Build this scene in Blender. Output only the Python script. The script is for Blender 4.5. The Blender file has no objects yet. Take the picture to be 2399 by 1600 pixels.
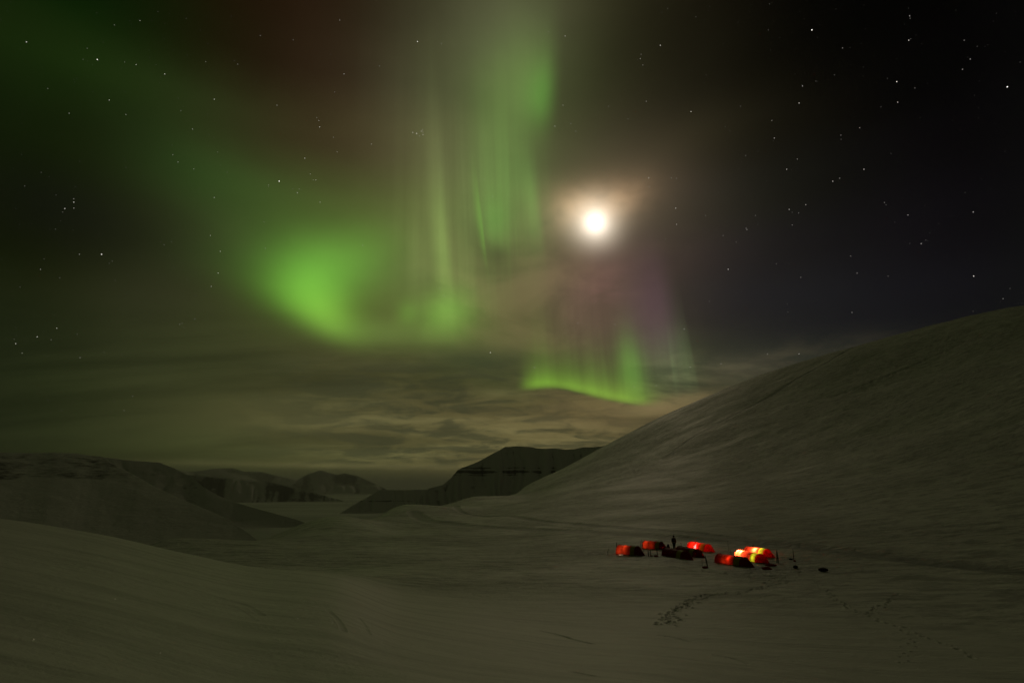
import bpy, bmesh, math, random
import numpy as np
from mathutils import Vector, Matrix
random.seed(7); rng = np.random.default_rng(11)
R = math.radians
SC = bpy.context.scene
COL = SC.collection

# ------------------------------------------------------------------ camera
F = 1333.0                 # focal length in pixels of the 2399 px wide frame (a 20 mm lens)
PITCH = R(14.2)
ZC = 10.0
cam_d = bpy.data.cameras.new('camera'); cam = bpy.data.objects.new('camera', cam_d); COL.objects.link(cam)
cam_d.sensor_width = 36.0; cam_d.lens = 36.0 * F / 2399.0
cam_d.clip_start = 0.1; cam_d.clip_end = 900000
cam.location = (0, 0, ZC); cam.rotation_euler = (R(90) + PITCH, 0, 0)
SC.camera = cam

def ray(px, py):
    x = px - 1199.5; up = 800.0 - py
    return np.array([x, F*math.cos(PITCH) - up*math.sin(PITCH), F*math.sin(PITCH) + up*math.cos(PITCH)])
def azel(px, py):
    r = ray(px, py)
    return math.degrees(math.atan2(r[0], r[1])), math.degrees(math.atan2(r[2], math.hypot(r[0], r[1])))

# ------------------------------------------------------------------ view
SC.view_settings.view_transform = 'Standard'; SC.view_settings.look = 'None'
SC.view_settings.exposure = 0.0; SC.view_settings.gamma = 1.0
SC.render.engine = 'CYCLES'
SC.cycles.use_denoising = True
SC.cycles.max_bounces = 8; SC.cycles.transparent_max_bounces = 24
SC.cycles.volume_bounces = 1
SC.cycles.sample_clamp_indirect = 2.0

# ------------------------------------------------------------------ small node language
class S:
    """a socket with arithmetic"""
    nt = None
    def __init__(s, k): s.k = k
    @staticmethod
    def m(op, *a, clamp=False):
        n = S.nt.nodes.new('ShaderNodeMath'); n.operation = op; n.use_clamp = clamp
        for i, v in enumerate(a):
            if isinstance(v, S): S.nt.links.new(v.k, n.inputs[i])
            else: n.inputs[i].default_value = float(v)
        return S(n.outputs[0])
    def __add__(s, o): return S.m('ADD', s, o)
    __radd__ = __add__
    def __mul__(s, o): return S.m('MULTIPLY', s, o)
    __rmul__ = __mul__
    def __sub__(s, o): return S.m('SUBTRACT', s, o)
    def __rsub__(s, o): return S.m('SUBTRACT', o, s)
    def __truediv__(s, o): return S.m('DIVIDE', s, o)
def feed(sock, v):
    if isinstance(v, S): S.nt.links.new(v.k, sock)
    else: sock.default_value = v
def sstep(x, a, b, lo=0.0, hi=1.0, kind='SMOOTHSTEP'):
    n = S.nt.nodes.new('ShaderNodeMapRange'); n.interpolation_type = kind
    feed(n.inputs[0], x)
    for i, v in zip((1, 2, 3, 4), (a, b, lo, hi)): n.inputs[i].default_value = v
    return S(n.outputs[0])
def comb(x, y, z):
    n = S.nt.nodes.new('ShaderNodeCombineXYZ')
    for i, v in enumerate((x, y, z)): feed(n.inputs[i], v)
    return S(n.outputs[0])
def dot(v, w):
    n = S.nt.nodes.new('ShaderNodeVectorMath'); n.operation = 'DOT_PRODUCT'
    feed(n.inputs[0], v); n.inputs[1].default_value = w
    return S(n.outputs['Value'])
def noise(v, scale, detail=4, rough=0.5, dist=0.0):
    n = S.nt.nodes.new('ShaderNodeTexNoise'); n.noise_dimensions = '3D'
    feed(n.inputs['Vector'], v)
    n.inputs['Scale'].default_value = scale; n.inputs['Detail'].default_value = detail
    n.inputs['Roughness'].default_value = rough; n.inputs['Distortion'].default_value = dist
    return S(n.outputs[0])
def vscale(v, w, rot=0.0, loc=(0, 0, 0)):
    n = S.nt.nodes.new('ShaderNodeMapping'); feed(n.inputs['Vector'], v)
    n.inputs['Scale'].default_value = w; n.inputs['Rotation'].default_value = (0, 0, rot); n.inputs['Location'].default_value = loc
    return S(n.outputs[0])
def mixc(f, a, b):
    n = S.nt.nodes.new('ShaderNodeMix'); n.data_type = 'RGBA'; n.clamp_factor = True
    feed(n.inputs[0], f); feed(n.inputs[6], a); feed(n.inputs[7], b)
    return S(n.outputs[2])
def addc(acc, f, c):
    n = S.nt.nodes.new('ShaderNodeVectorMath'); n.operation = 'MULTIPLY_ADD'
    n.inputs[0].default_value = c; S.nt.links.new(f.k, n.inputs[1]); S.nt.links.new(acc.k, n.inputs[2])
    return S(n.outputs[0])
def lin(c): return tuple((v/255/12.92 if v/255 <= 0.04045 else ((v/255 + 0.055)/1.055)**2.4) for v in c)

# ------------------------------------------------------------------ world: night sky, aurora, cloud, moon
world = bpy.data.worlds.new('World'); SC.world = world; world.use_nodes = True
nt = world.node_tree; nt.nodes.clear(); S.nt = nt
MOON_AZ, MOON_EL = azel(1395, 522)
tc = nt.nodes.new('ShaderNodeTexCoord'); D = S(tc.outputs['Generated'])
sep = nt.nodes.new('ShaderNodeSeparateXYZ'); nt.links.new(D.k, sep.inputs[0])
DX, DY, DZ = (S(sep.outputs[i]) for i in range(3))
AZ = S.m('ARCTAN2', DX, DY) * (180/math.pi)
EL = S.m('ARCSINE', DZ) * (180/math.pi)
AE = comb(AZ, EL, 1.0)

# the broad glow of the sky: rows of colour over azimuth, blended over elevation
XS = [0, 240, 480, 720, 960, 1200, 1440, 1680, 1920, 2160, 2399]
ROWS = [  # height in the frame, colours left to right
 (0,    [(2,20,3),(8,22,5),(32,24,13),(40,27,19),(50,46,32),(86,88,62),(46,44,29),(26,23,17),(8,7,6),(1,1,3),(0,0,2)]),
 (200,  [(7,26,6),(18,29,11),(30,27,14),(46,33,24),(58,54,38),(78,88,52),(42,40,27),(27,25,18),(12,11,9),(4,3,6),(3,2,5)]),
 (360,  [(24,34,13),(32,44,20),(44,52,28),(60,50,33),(76,70,48),(86,96,58),(50,46,32),(30,29,21),(21,19,15),(9,8,10),(7,5,9)]),
 (500,  [(15,18,8),(24,28,17),(48,68,34),(70,80,42),(84,84,50),(90,102,60),(66,58,44),(38,37,32),(22,22,19),(16,14,17),(10,8,12)]),
 (640,  [(17,21,9),(31,33,21),(50,56,34),(76,92,48),(88,94,54),(92,88,58),(78,62,54),(40,37,37),(27,26,27),(22,20,24),(14,12,17)]),
 (760,  [(20,25,10),(42,44,29),(54,56,36),(74,84,42),(90,96,52),(84,84,52),(78,68,52),(38,36,39),(31,31,33),(26,25,30),(20,19,24)]),
 (870,  [(17,25,9),(40,43,26),(54,58,34),(66,66,40),(76,74,46),(72,80,46),(76,78,48),(42,41,38),(32,32,34),(26,26,30),(20,20,24)]),
 (980,  [(18,26,9),(44,48,27),(63,64,38),(84,80,50),(96,90,57),(104,94,60),(106,92,60),(60,54,40),(36,34,32),(28,26,30),(20,20,24)]),
 (1060, [(20,28,11),(46,50,27),(66,70,40),(80,80,48),(96,92,57),(112,102,65),(108,96,62),(64,56,42),(36,34,32),(28,26,30),(20,20,24)]),
 (1137, [(22,27,12),(42,45,26),(50,52,32),(56,58,37),(66,64,42),(84,78,52),(84,78,52),(50,46,36),(34,32,30),(28,26,30),(20,20,24)]),
]
def sky_row(py, cols):
    n = nt.nodes.new('ShaderNodeValToRGB'); cr = n.color_ramp; cr.interpolation = 'B_SPLINE'
    azs = [azel(x, py)[0] for x in XS]
    pts = [(-180, (32, 33, 23))] + [(-100, (28, 34, 21))] + list(zip(azs, cols)) + [(100, (24, 28, 22)), (180, (32, 33, 23))]
    e = cr.elements
    while len(e) < len(pts): e.new(0.5)
    for i, (a, c) in enumerate(pts):
        e[i].position = (a + 180)/360
    for i, (a, c) in enumerate(pts):
        e[i].color = (*[v/255 for v in c], 1)
    nt.links.new((S.m('MULTIPLY_ADD', AZ, 1/360, 0.5)).k, n.inputs[0])
    return S(n.outputs[0])
# warp so that rows follow the frame's rows only loosely and never show as straight bands
WARP = noise(vscale(AE, (0.05, 0.09, 0)), 1.0, 2, 0.5)
ELW = EL + (WARP - 0.5) * 5.0
acc = sky_row(*ROWS[0])
up_el = azel(1200, 0)[1]
over = nt.nodes.new('ShaderNodeRGB'); over.outputs[0].default_value = (0.165, 0.165, 0.115, 1)
acc = mixc(sstep(ELW, up_el + 2, up_el + 40), acc, S(over.outputs[0]))
for (p0, _), (p1, c1) in zip(ROWS[:-1], ROWS[1:]):
    acc = mixc(sstep(ELW, azel(1200, p1)[1], azel(1200, p0)[1], 1.0, 0.0), acc, sky_row(p1, c1))
gm = nt.nodes.new('ShaderNodeGamma'); nt.links.new(acc.k, gm.inputs[0]); gm.inputs[1].default_value = 2.2
base = S(gm.outputs[0])
below = nt.nodes.new('ShaderNodeRGB'); below.outputs[0].default_value = (0.012, 0.012, 0.006, 1)
base = mixc(sstep(EL, -3.0, -0.5, 1.0, 0.0), base, S(below.outputs[0]))

# local tangent frame round a direction: offsets in frame pixels become degrees, so each feature stays put in the sky
def frame(px, py, sx, sy, rot=0.0):
    a0, e0 = azel(px, py); h = 4.0
    ax, ex = azel(px + h, py); ay, ey = azel(px, py + h)
    J = np.array([[ax-a0, ay-a0], [ex-e0, ey-e0]])/h
    c, s = math.cos(R(rot)), math.sin(R(rot))
    M = np.diag([1/sx, 1/sy]) @ np.array([[c, s], [-s, c]]) @ np.linalg.inv(J)
    o = -M @ np.array([a0, e0])
    u = dot(AE, (M[0, 0], M[0, 1], o[0])); v = dot(AE, (M[1, 0], M[1, 1], o[1]))
    return u, v            # u to the right, v downward
def gauss(px, py, sx, sy, rot=0.0):
    u, v = frame(px, py, sx, sy, rot)
    q = S.m('MULTIPLY_ADD', u, u, v*v)
    return S.m('POWER', 0.36788, q)
GREEN = (0.105, 0.36, 0.028); SOFT = (0.10, 0.20, 0.035)
acc = base
def blob(px, py, sx, sy, k, rot=0, c=GREEN, mod=None):
    global acc
    g = gauss(px, py, sx, sy, rot)
    if mod is not None: g = g * mod
    acc = addc(acc, g, tuple(k*x for x in c))
# fine vertical ray structure, running up the field lines
rayv = comb(S.m('MULTIPLY_ADD', EL, 0.055, AZ), EL*0.03, 0.0)
RAY = sstep(noise(rayv, 0.42, 3, 0.55), 0.30, 0.70)
RAYN = sstep(noise(rayv, 1.15, 3, 0.55, 0.0), 0.28, 0.72)
RAYF = sstep(noise(rayv, 0.95, 3, 0.5), 0.30, 0.72)
# big bright swirl
edge_u, edge_v = frame(760, 725, 1, 1, 24)
cut = sstep(edge_v, -5, 85, 1.0, 0.0)
blob(722, 672, 90, 88, 0.68, 20, GREEN, cut)
blob(765, 745, 80, 52, 0.58, 35, (0.15, 0.36, 0.03), sstep(edge_v, 20, 95, 1.0, 0.0))
blob(815, 615, 120, 75, 0.42, -20)
blob(690, 640, 150, 120, 0.16, 0, GREEN, sstep(edge_v, 0, 110, 1.0, 0.0))
blob(880, 560, 200, 120, 0.07, -15, SOFT)
blob(870, 775, 130, 32, 0.26, 4, SOFT)
blob(960, 790, 200, 30, 0.10, 0, SOFT)
# lower curl
blob(1045, 735, 62, 50, 0.46, -10)
blob(955, 732, 24, 28, 0.22, 0)
blob(1010, 690, 120, 70, 0.18, 0, SOFT)
# long rays
g = frame(1052, 560, 22, 180, -5)
m = sstep(g[0], -0.6, 0.7, 1.0, 0.0)
blob(1038, 590, 22, 120, 0.42, -4, (0.17, 0.30, 0.06), m)
blob(1028, 430, 30, 190, 0.16, -4, (0.20, 0.26, 0.09), m)
blob(980, 610, 26, 90, 0.15, -2, (0.2, 0.24, 0.08))
blob(1085, 600, 30, 120, 0.13, -3, SOFT)
g = frame(1133, 540, 12, 120, -7)
thin = sstep(g[0], -0.3, 0.25, 1.0, 0.0)
blob(1124, 505, 9, 75, 0.26, -7, GREEN, thin)
blob(1133, 570, 5, 40, 0.20, -7, GREEN, thin)
blob(1158, 520, 30, 60, 0.30, -4, (0.06, 0.30, 0.03))
blob(1165, 400, 60, 150, 0.24, -4, (0.11, 0.30, 0.05), S.m('MULTIPLY_ADD', RAY, 0.4, 0.7))
blob(1215, 430, 58, 130, 0.20, -6, (0.10, 0.28, 0.05), S.m('MULTIPLY_ADD', RAYF, 0.7, 0.5))
g = frame(1270, 500, 20, 90, -7)
blob(1252, 485, 18, 85, 0.24, -8, (0.11, 0.32, 0.05), sstep(g[0], -1.0, 0.5, 1.0, 0.0))
blob(1000, 560, 90, 190, 0.11, -3, (0.20, 0.27, 0.08), S.m('MULTIPLY_ADD', RAYN, 0.6, 0.6))
blob(1100, 480, 70, 200, 0.12, -5, (0.18, 0.26, 0.09), S.m('MULTIPLY_ADD', RAYN, 0.6, 0.6))
blob(1200, 520, 70, 120, 0.11, -6, GREEN, S.m('MULTIPLY_ADD', RAYN, 0.8, 0.5))
blob(1110, 680, 80, 90, 0.10, -4, SOFT, S.m('MULTIPLY_ADD', RAYN, 0.8, 0.5))
blob(970, 220, 110, 200, 0.05, -2, (0.22, 0.24, 0.14), S.m('MULTIPLY_ADD', RAY, 0.4, 0.7))
# upper curtain
g = frame(1303, 200, 26, 150, 3)
m = sstep(g[0], -1.4, 0.8, 1.0, 0.0)
blob(1235, 190, 85, 120, 0.34, 3, (0.16, 0.32, 0.06), m * S.m('MULTIPLY_ADD', RAY, 0.3, 0.75))
blob(1272, 220, 40, 70, 0.34, 6, (0.04, 0.28, 0.015), m)
blob(1180, 120, 140, 170, 0.12, 0, (0.28, 0.32, 0.16))
blob(1170, 270, 50, 120, 0.14, -3, SOFT)
blob(1050, 420, 120, 260, 0.07, -3, (0.22, 0.26, 0.10), S.m('MULTIPLY_ADD', RAYF, 0.4, 0.7))
# low arc over the cloud edge: a thin bright curtain foot
azs = [azel(x, y) for x, y in ((1190, 915), (1235, 913), (1300, 910), (1360, 922), (1440, 941), (1530, 952), (1630, 938))]
cu = nt.nodes.new('ShaderNodeFloatCurve'); cp = cu.mapping.curves[0].points
lo, hi = azs[0][0], azs[-1][0]
while len(cp) < len(azs): cp.new(0.5, 0.5)
for i, (a, e) in enumerate(azs): cp[i].location = ((a-lo)/(hi-lo), e/20)
cu.mapping.update()
nt.links.new((S.m('MULTIPLY_ADD', AZ, 1/(hi-lo), -lo/(hi-lo))).k, cu.inputs['Value'])
FOOT = EL - S(cu.outputs[0])*20.0           # degrees above the foot of the curtain
along = sstep(AZ, azel(1205, 905)[0], azel(1255, 905)[0]) * sstep(AZ, azel(1450, 930)[0], azel(1600, 930)[0], 1.0, 0.0)
foot = sstep(FOOT, -0.30, 0.75) * S.m('POWER', 0.36788, S.m('MAXIMUM', FOOT, 0.0) * 0.85)
acc = addc(acc, foot * along * S.m('MULTIPLY_ADD', RAY, 0.2, 0.85), (0.19, 0.45, 0.022))
foot2 = sstep(FOOT, -0.1, 0.8) * S.m('POWER', 0.36788, S.m('MAXIMUM', FOOT, 0.0) * 0.22)
acc = addc(acc, foot2 * along * RAY, (0.03, 0.07, 0.008))
blob(1478, 865, 26, 75, 0.40, -9, GREEN, S.m('MULTIPLY_ADD', RAY, 0.4, 0.7))
blob(1445, 860, 60, 90, 0.12, -6, SOFT, RAYF)
g = frame(1620, 830, 14, 120, -11)
blob(1592, 860, 56, 105, 0.17, -11, (0.16, 0.26, 0.10), sstep(g[0], -0.2, 0.4, 1.0, 0.0) * S.m('MULTIPLY_ADD', RAYF, 0.6, 0.5))
blob(1555, 870, 62, 75, 0.34, -8, (0.09, 0.15, 0.05), S.m('MULTIPLY_ADD', RAYF, 0.5, 0.6))
# purple tops of the low curtain
m = sstep(g[0], -4.0, 0.6, 1.0, 0.0)
blob(1375, 735, 78, 100, 0.60, -5, (0.10, 0.028, 0.045), S.m('MULTIPLY_ADD', RAY, 0.4, 0.7))
blob(1535, 740, 80, 125, 0.50, -8, (0.085, 0.034, 0.065), m)
blob(1425, 650, 55, 80, 0.24, -3, (0.14, 0.055, 0.055))

# thin high cloud and the broken deck over the horizon
cz = S.m('MAXIMUM', DZ, 0.015) + 0.15
deck = comb(DX/cz, DY/cz, 0.0)
n1 = noise(vscale(deck, (1.9, 2.3, 1), 0.12), 1.35, 8, 0.62, 0.5)
n2 = noise(vscale(deck, (0.35, 1.1, 1), -0.1, (3.1, 1.7, 0)), 1.3, 6, 0.6, 0.3)
band = sstep(EL, azel(1200, 1118)[1], azel(1200, 1075)[1]) * sstep(EL, azel(1200, 930)[1], azel(1200, 800)[1], 1.0, 0.0)
band = band * (1.0 - along*sstep(FOOT, -0.15, 0.25))
azb = sstep(AZ, -30, -8) * sstep(AZ, 30, 44, 1.0, 0.0)
puff = sstep(n1, 0.40, 0.58); str_ = sstep(n2, 0.36, 0.62)
dark = (1.0 - puff) * band * azb
acc = mixc(dark * 0.60, acc, comb(*lin((54, 58, 42))))
acc = addc(acc, puff*str_*band*azb, (0.037, 0.034, 0.015))
n6 = noise(vscale(deck, (4.2, 6.5, 1), 0.2, (1, 4, 0)), 1.2, 5, 0.6, 0.4)
acc = addc(acc, sstep(n6, 0.42, 0.62)*band*azb*puff, (0.016, 0.013, 0.006))
wfoot = 1.0 - along*sstep(FOOT, -0.15, 0.25)
wide = wfoot * sstep(EL, azel(1200, 1100)[1], azel(1200, 1040)[1]) * sstep(EL, azel(1200, 900)[1], azel(1200, 720)[1], 1.0, 0.0) * sstep(AZ, 14, 34, 1.0, 0.0)
acc = mixc((1.0 - str_) * wide * 0.30, acc, comb(*lin((38, 42, 26))))
acc = addc(acc, str_*wide, (0.010, 0.011, 0.005))
# soft clouds between the curtains
n3 = noise(vscale(AE, (0.10, 0.17, 1), 0.25, (2.0, 5.3, 0)), 1.0, 5, 0.55, 0.5)
midw = gauss(1250, 700, 230, 150, 0)
acc = addc(acc, sstep(n3, 0.42, 0.68) * midw, (0.060, 0.040, 0.020))
acc = mixc(sstep(n3, 0.48, 0.30) * midw * 0.55, acc, comb(*lin((58, 56, 38))))
acc = mixc(gauss(1130, 845, 120, 26, 3) * 0.5, acc, comb(*lin((44, 56, 36))))
acc = mixc(gauss(1165, 600, 34, 24, 0) * 0.45, acc, comb(*lin((60, 62, 38))))
# bright shelf under the low curtain and thin strip over the horizon
shelf = sstep(FOOT, 0.15, -0.25) * sstep(FOOT, -4.5, -1.2) * sstep(AZ, azel(1180, 920)[0], azel(1330, 920)[0]) * sstep(n2, 0.25, 0.6)
acc = mixc(shelf * 0.6, acc, comb(*lin((118, 102, 66))))
acc = addc(acc, gauss(900, 1092, 420, 7, 0.6) * sstep(n2, 0.2, 0.5), (0.065, 0.055, 0.022))
acc = mixc(gauss(1570, 948, 125, 20, -10) * sstep(n1, 0.3, 0.6, 0.6, 1.0) * 0.85, acc, comb(*lin((128, 112, 76))))
acc = mixc(gauss(1540, 985, 120, 12, -3)*0.45, acc, comb(*lin((70, 62, 44))))
n4 = noise(vscale(AE, (0.035, 0.13, 1), 0.35, (7.0, 1.3, 0)), 1.0, 4, 0.5)
acc = addc(acc, sstep(n4, 0.48, 0.7) * gauss(1900, 290, 190, 60, -24), (0.010, 0.0075, 0.005))
acc = addc(acc, gauss(1745, 850, 120, 26, -6) * sstep(n3, 0.3, 0.6), (0.018, 0.014, 0.009))
acc = addc(acc, gauss(1560, 350, 170, 60, -25) , (0.009, 0.007, 0.003))
acc = addc(acc, gauss(470, 1081, 62, 8, -2), (0.010, 0.010, 0.004))
# streak of green out to the left
acc = addc(acc, gauss(420, 410, 330, 95, 18), (0.004, 0.007, 0.001))
acc = addc(acc, gauss(80, 160, 330, 200, 0), (0.001, 0.005, 0.0005))
acc = mixc(gauss(160, 490, 190, 80, 16) * 0.25, acc, comb(*lin((20, 20, 21))))
# veil over the whole sky: slight unevenness
n5 = noise(vscale(AE, (0.06, 0.10, 1), 0.5), 1.0, 4, 0.55)
vm = nt.nodes.new('ShaderNodeVectorMath'); vm.operation = 'SCALE'; nt.links.new(acc.k, vm.inputs[0])
nt.links.new(S.m('MULTIPLY_ADD', n5, 0.5, 0.76).k, vm.inputs['Scale']); acc = S(vm.outputs[0])
# the moon behind thin cloud
blob(1395, 522, 25, 26, 0.8, 0, (1.0, 0.95, 0.86))
blob(1394, 520, 47, 46, 0.58, 0, (1.0, 0.90, 0.74))
blob(1388, 506, 72, 50, 0.30, -10, (1.0, 0.76, 0.50))
blob(1388, 484, 96, 44, 0.13, -14, (1.0, 0.62, 0.34), sstep(noise(vscale(AE, (0.6, 0.9, 1), 0.6), 1.0, 3, 0.5), 0.25, 0.65, 0.5, 1.4))
blob(1345, 482, 50, 34, 0.11, 24, (1.0, 0.62, 0.34))
blob(1455, 474, 60, 30, 0.10, -38, (1.0, 0.60, 0.30))
blob(1400, 458, 130, 52, 0.06, -8, (1.0, 0.55, 0.26))
blob(1397, 556, 46, 38, 0.16, 0, (1.0, 0.80, 0.62))
blob(1420, 470, 190, 130, 0.045, -12, (1.0, 0.72, 0.48))
blob(1395, 560, 260, 260, 0.014, 0, (1.0, 0.78, 0.55))
bg = nt.nodes.new('ShaderNodeBackground'); nt.links.new(acc.k, bg.inputs[0]); bg.inputs[1].default_value = 1.0
wo = nt.nodes.new('ShaderNodeOutputWorld'); nt.links.new(bg.outputs[0], wo.inputs[0])

# ------------------------------------------------------------------ moonlight
sun_d = bpy.data.lights.new('moonlight', 'SUN'); sun_d.energy = 0.093; sun_d.angle = R(1.2); sun_d.color = (1.0, 0.80, 0.52)
sun = bpy.data.objects.new('moonlight', sun_d); COL.objects.link(sun)
a, e = R(MOON_AZ), R(MOON_EL)
mdir = Vector((math.sin(a)*math.cos(e), math.cos(a)*math.cos(e), math.sin(e)))
sun.rotation_euler = mdir.to_track_quat('Z', 'Y').to_euler()

# ------------------------------------------------------------------ helpers
def structure(o): o['kind'] = 'structure'; return o
def tag(o, label, cat, group=None, kind=None):
    o['label'] = label; o['category'] = cat
    if group: o['group'] = group
    if kind: o['kind'] = kind
    return o
def thing(name, label, cat, loc=(0, 0, 0), rz=0.0, group=None):
    o = bpy.data.objects.new(name, None); o.empty_display_size = 0.2; COL.objects.link(o)
    o.location = loc; o.rotation_euler = (0, 0, rz)
    return tag(o, label, cat, group)
def link_mesh(name, me, mat, parent=None):
    o = bpy.data.objects.new(name, me); COL.objects.link(o)
    if mat: me.materials.append(mat)
    if parent: o.parent = parent
    return o
def bm_obj(name, bm, mat, parent=None, smooth=True):
    me = bpy.data.meshes.new(name); bm.normal_update(); bm.to_mesh(me); bm.free()
    if smooth:
        for p in me.polygons: p.use_smooth = True
    return link_mesh(name, me, mat, parent)
def grid_mesh(name, X, Y, Z, attrs=None, wrap=False):
    nr, nc = X.shape
    me = bpy.data.meshes.new(name)
    co = np.stack([X, Y, Z], -1).reshape(-1, 3).astype(np.float32)
    i = np.arange(nr*nc).reshape(nr, nc)
    if wrap: i = np.concatenate([i, i[:, :1]], 1)
    q = np.stack([i[:-1, :-1], i[:-1, 1:], i[1:, 1:], i[1:, :-1]], -1).reshape(-1, 4)
    me.vertices.add(len(co)); me.vertices.foreach_set('co', co.ravel())
    me.loops.add(q.size); me.loops.foreach_set('vertex_index', q.ravel().astype(np.int32))
    me.polygons.add(len(q)); me.polygons.foreach_set('loop_start', (np.arange(len(q))*4).astype(np.int32))
    me.polygons.foreach_set('use_smooth', np.ones(len(q), bool))
    me.update(calc_edges=True)
    for k, v in (attrs or {}).items():
        at = me.attributes.new(k, 'FLOAT', 'POINT'); at.data.foreach_set('value', v.ravel().astype(np.float32))
    return me
def pchip(x, y, xi):
    """shape-preserving cubic along axis 0 of y"""
    x = np.asarray(x, float); y = np.asarray(y, float); h = np.diff(x)[:, None]; y2 = y.reshape(len(x), -1)
    d = np.diff(y2, axis=0)/h; m = np.zeros_like(y2)
    w1 = 2*h[1:] + h[:-1]; w2 = h[1:] + 2*h[:-1]
    same = d[:-1]*d[1:] > 0
    with np.errstate(divide='ignore', invalid='ignore'):
        hm = (w1 + w2)/(w1/d[:-1] + w2/d[1:])
    m[1:-1] = np.where(same, hm, 0); m[0] = d[0]; m[-1] = d[-1]
    k = np.clip(np.searchsorted(x, xi) - 1, 0, len(x) - 2); t = ((xi - x[k])/h[k, 0])[:, None]; H = h[k]
    return (2*t**3-3*t**2+1)*y2[k] + (t**3-2*t**2+t)*H*m[k] + (-2*t**3+3*t**2)*y2[k+1] + (t**3-t**2)*H*m[k+1]
# value noise on arrays
_P = rng.random((256, 256))
def vnoise(x, y):
    xi = np.floor(x).astype(np.int64); yi = np.floor(y).astype(np.int64); fx = x-xi; fy = y-yi
    fx = fx*fx*fx*(fx*(fx*6-15)+10); fy = fy*fy*fy*(fy*(fy*6-15)+10)
    a = _P[xi & 255, yi & 255]; b = _P[(xi+1) & 255, yi & 255]; c = _P[xi & 255, (yi+1) & 255]; d = _P[(xi+1) & 255, (yi+1) & 255]
    return (a*(1-fx)+b*fx)*(1-fy) + (c*(1-fx)+d*fx)*fy - 0.5
def fbm(x, y, o=4, g=0.5):
    s = 0; amp = 1
    for k in range(o):
        s = s + amp*vnoise(x*2**k + 17.3*k, y*2**k + 5.1*k); amp *= g
    return s

# ------------------------------------------------------------------ materials
def new_mat(name):
    m = bpy.data.materials.new(name); m.use_nodes = True; m.node_tree.nodes.clear(); S.nt = m.node_tree
    return m
def finish(m, shader):
    o = m.node_tree.nodes.new('ShaderNodeOutputMaterial'); m.node_tree.links.new(shader, o.inputs[0]); return m
def principled(col, rough=0.6, spec=0.4, bump=None, bdist=1.0, bstr=1.0, **kw):
    p = S.nt.nodes.new('ShaderNodeBsdfPrincipled')
    feed(p.inputs['Base Color'], col if isinstance(col, S) else (*col, 1))
    feed(p.inputs['Roughness'], rough); feed(p.inputs['Specular IOR Level'], spec)
    for k, v in kw.items(): feed(p.inputs[k], v)
    if bump is not None:
        b = S.nt.nodes.new('ShaderNodeBump'); b.inputs['Distance'].default_value = bdist; b.inputs['Strength'].default_value = bstr
        S.nt.links.new(bump.k, b.inputs['Height']); S.nt.links.new(b.outputs[0], p.inputs['Normal'])
    return p.outputs[0]
def geo(): return S(S.nt.nodes.new('ShaderNodeNewGeometry').outputs['Position'])
def attr(n):
    a_ = S.nt.nodes.new('ShaderNodeAttribute'); a_.attribute_name = n; return S(a_.outputs['Fac'])

m_snow = new_mat('wind_packed_snow')
P = geo()
smo = attr('drift')
ws = noise(P, 0.035, 4, 0.55)                                    # where the wind has cut more
s1 = noise(vscale(P, (0.6, 1.0, 1.0), 0.10), 0.85, 6, 0.72, 0.4)   # sastrugi
s2 = noise(vscale(P, (0.9, 1.3, 1.2), -0.12), 3.0, 4, 0.7)
s3 = noise(vscale(P, (0.05, 0.34, 0.3), 0.05), 0.6, 5, 0.6, 0.4)    # long drifts
tr = attr('trodden_shade')
lump = noise(P, 4.5, 4, 0.65)
s4 = noise(vscale(P, (0.07, 0.9, 0.3), -0.38), 1.0, 6, 0.62, 0.3)
hgt = (s1*0.80 + s2*0.16)*S.m('MULTIPLY_ADD', tr, -0.6, 1.0)*S.m('MULTIPLY_ADD', smo, -0.86, 1.0)*sstep(ws, 0.36, 0.64, 0.2, 1.35) + s3*0.07*(1.0-smo) + s4*0.09*smo + lump*tr*0.16
grain = sstep(noise(vscale(P, (0.4, 1.1, 1), 0.1), 0.55, 8, 0.78), 0.44, 0.60)*S.m('MULTIPLY_ADD', smo, -0.75, 1.0)
colr = mixc(grain + sstep(s4, 0.45, 0.7)*smo*0.45, (0.82, 0.82, 0.80, 1), (0.46, 0.47, 0.46, 1))
colr = mixc(tr * 1.0, colr, (0.27, 0.29, 0.29, 1))
finish(m_snow, principled(colr, 0.62, 0.55, hgt, 1.0, 0.9))

m_slope = new_mat('mountain_snow_and_rock')
P = geo(); rk = attr('rock')
n_a = noise(vscale(P, (1, 1, 2.2)), 0.012, 7, 0.68)
n_b = noise(vscale(P, (1, 1, 6.0)), 0.05, 5, 0.6)
n_c = noise(vscale(P, (1, 1, 0.35)), 0.05, 5, 0.65)
f = sstep(rk*1.0 + (n_a-0.5)*0.7 + (n_b-0.5)*0.5 + (n_c-0.5)*0.6, 0.34, 0.76)
colr = mixc(f, (0.72, 0.73, 0.72, 1), (0.045, 0.042, 0.038, 1))
finish(m_slope, principled(colr, 0.75, 0.3, n_a*7 + n_b*2.0, 1.0, 0.7))

m_floor = new_mat('valley_snow_and_sea_ice')
P = geo()
n_a = noise(vscale(P, (0.35, 1.2, 1), 0.3), 0.0012, 8, 0.6)
colr = mixc(sstep(n_a, 0.40, 0.66), (0.74, 0.75, 0.74, 1), (0.40, 0.42, 0.42, 1))
finish(m_floor, principled(colr, 0.7, 0.3, noise(P, 0.02, 4)*3.0, 1.0, 0.5))

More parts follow.
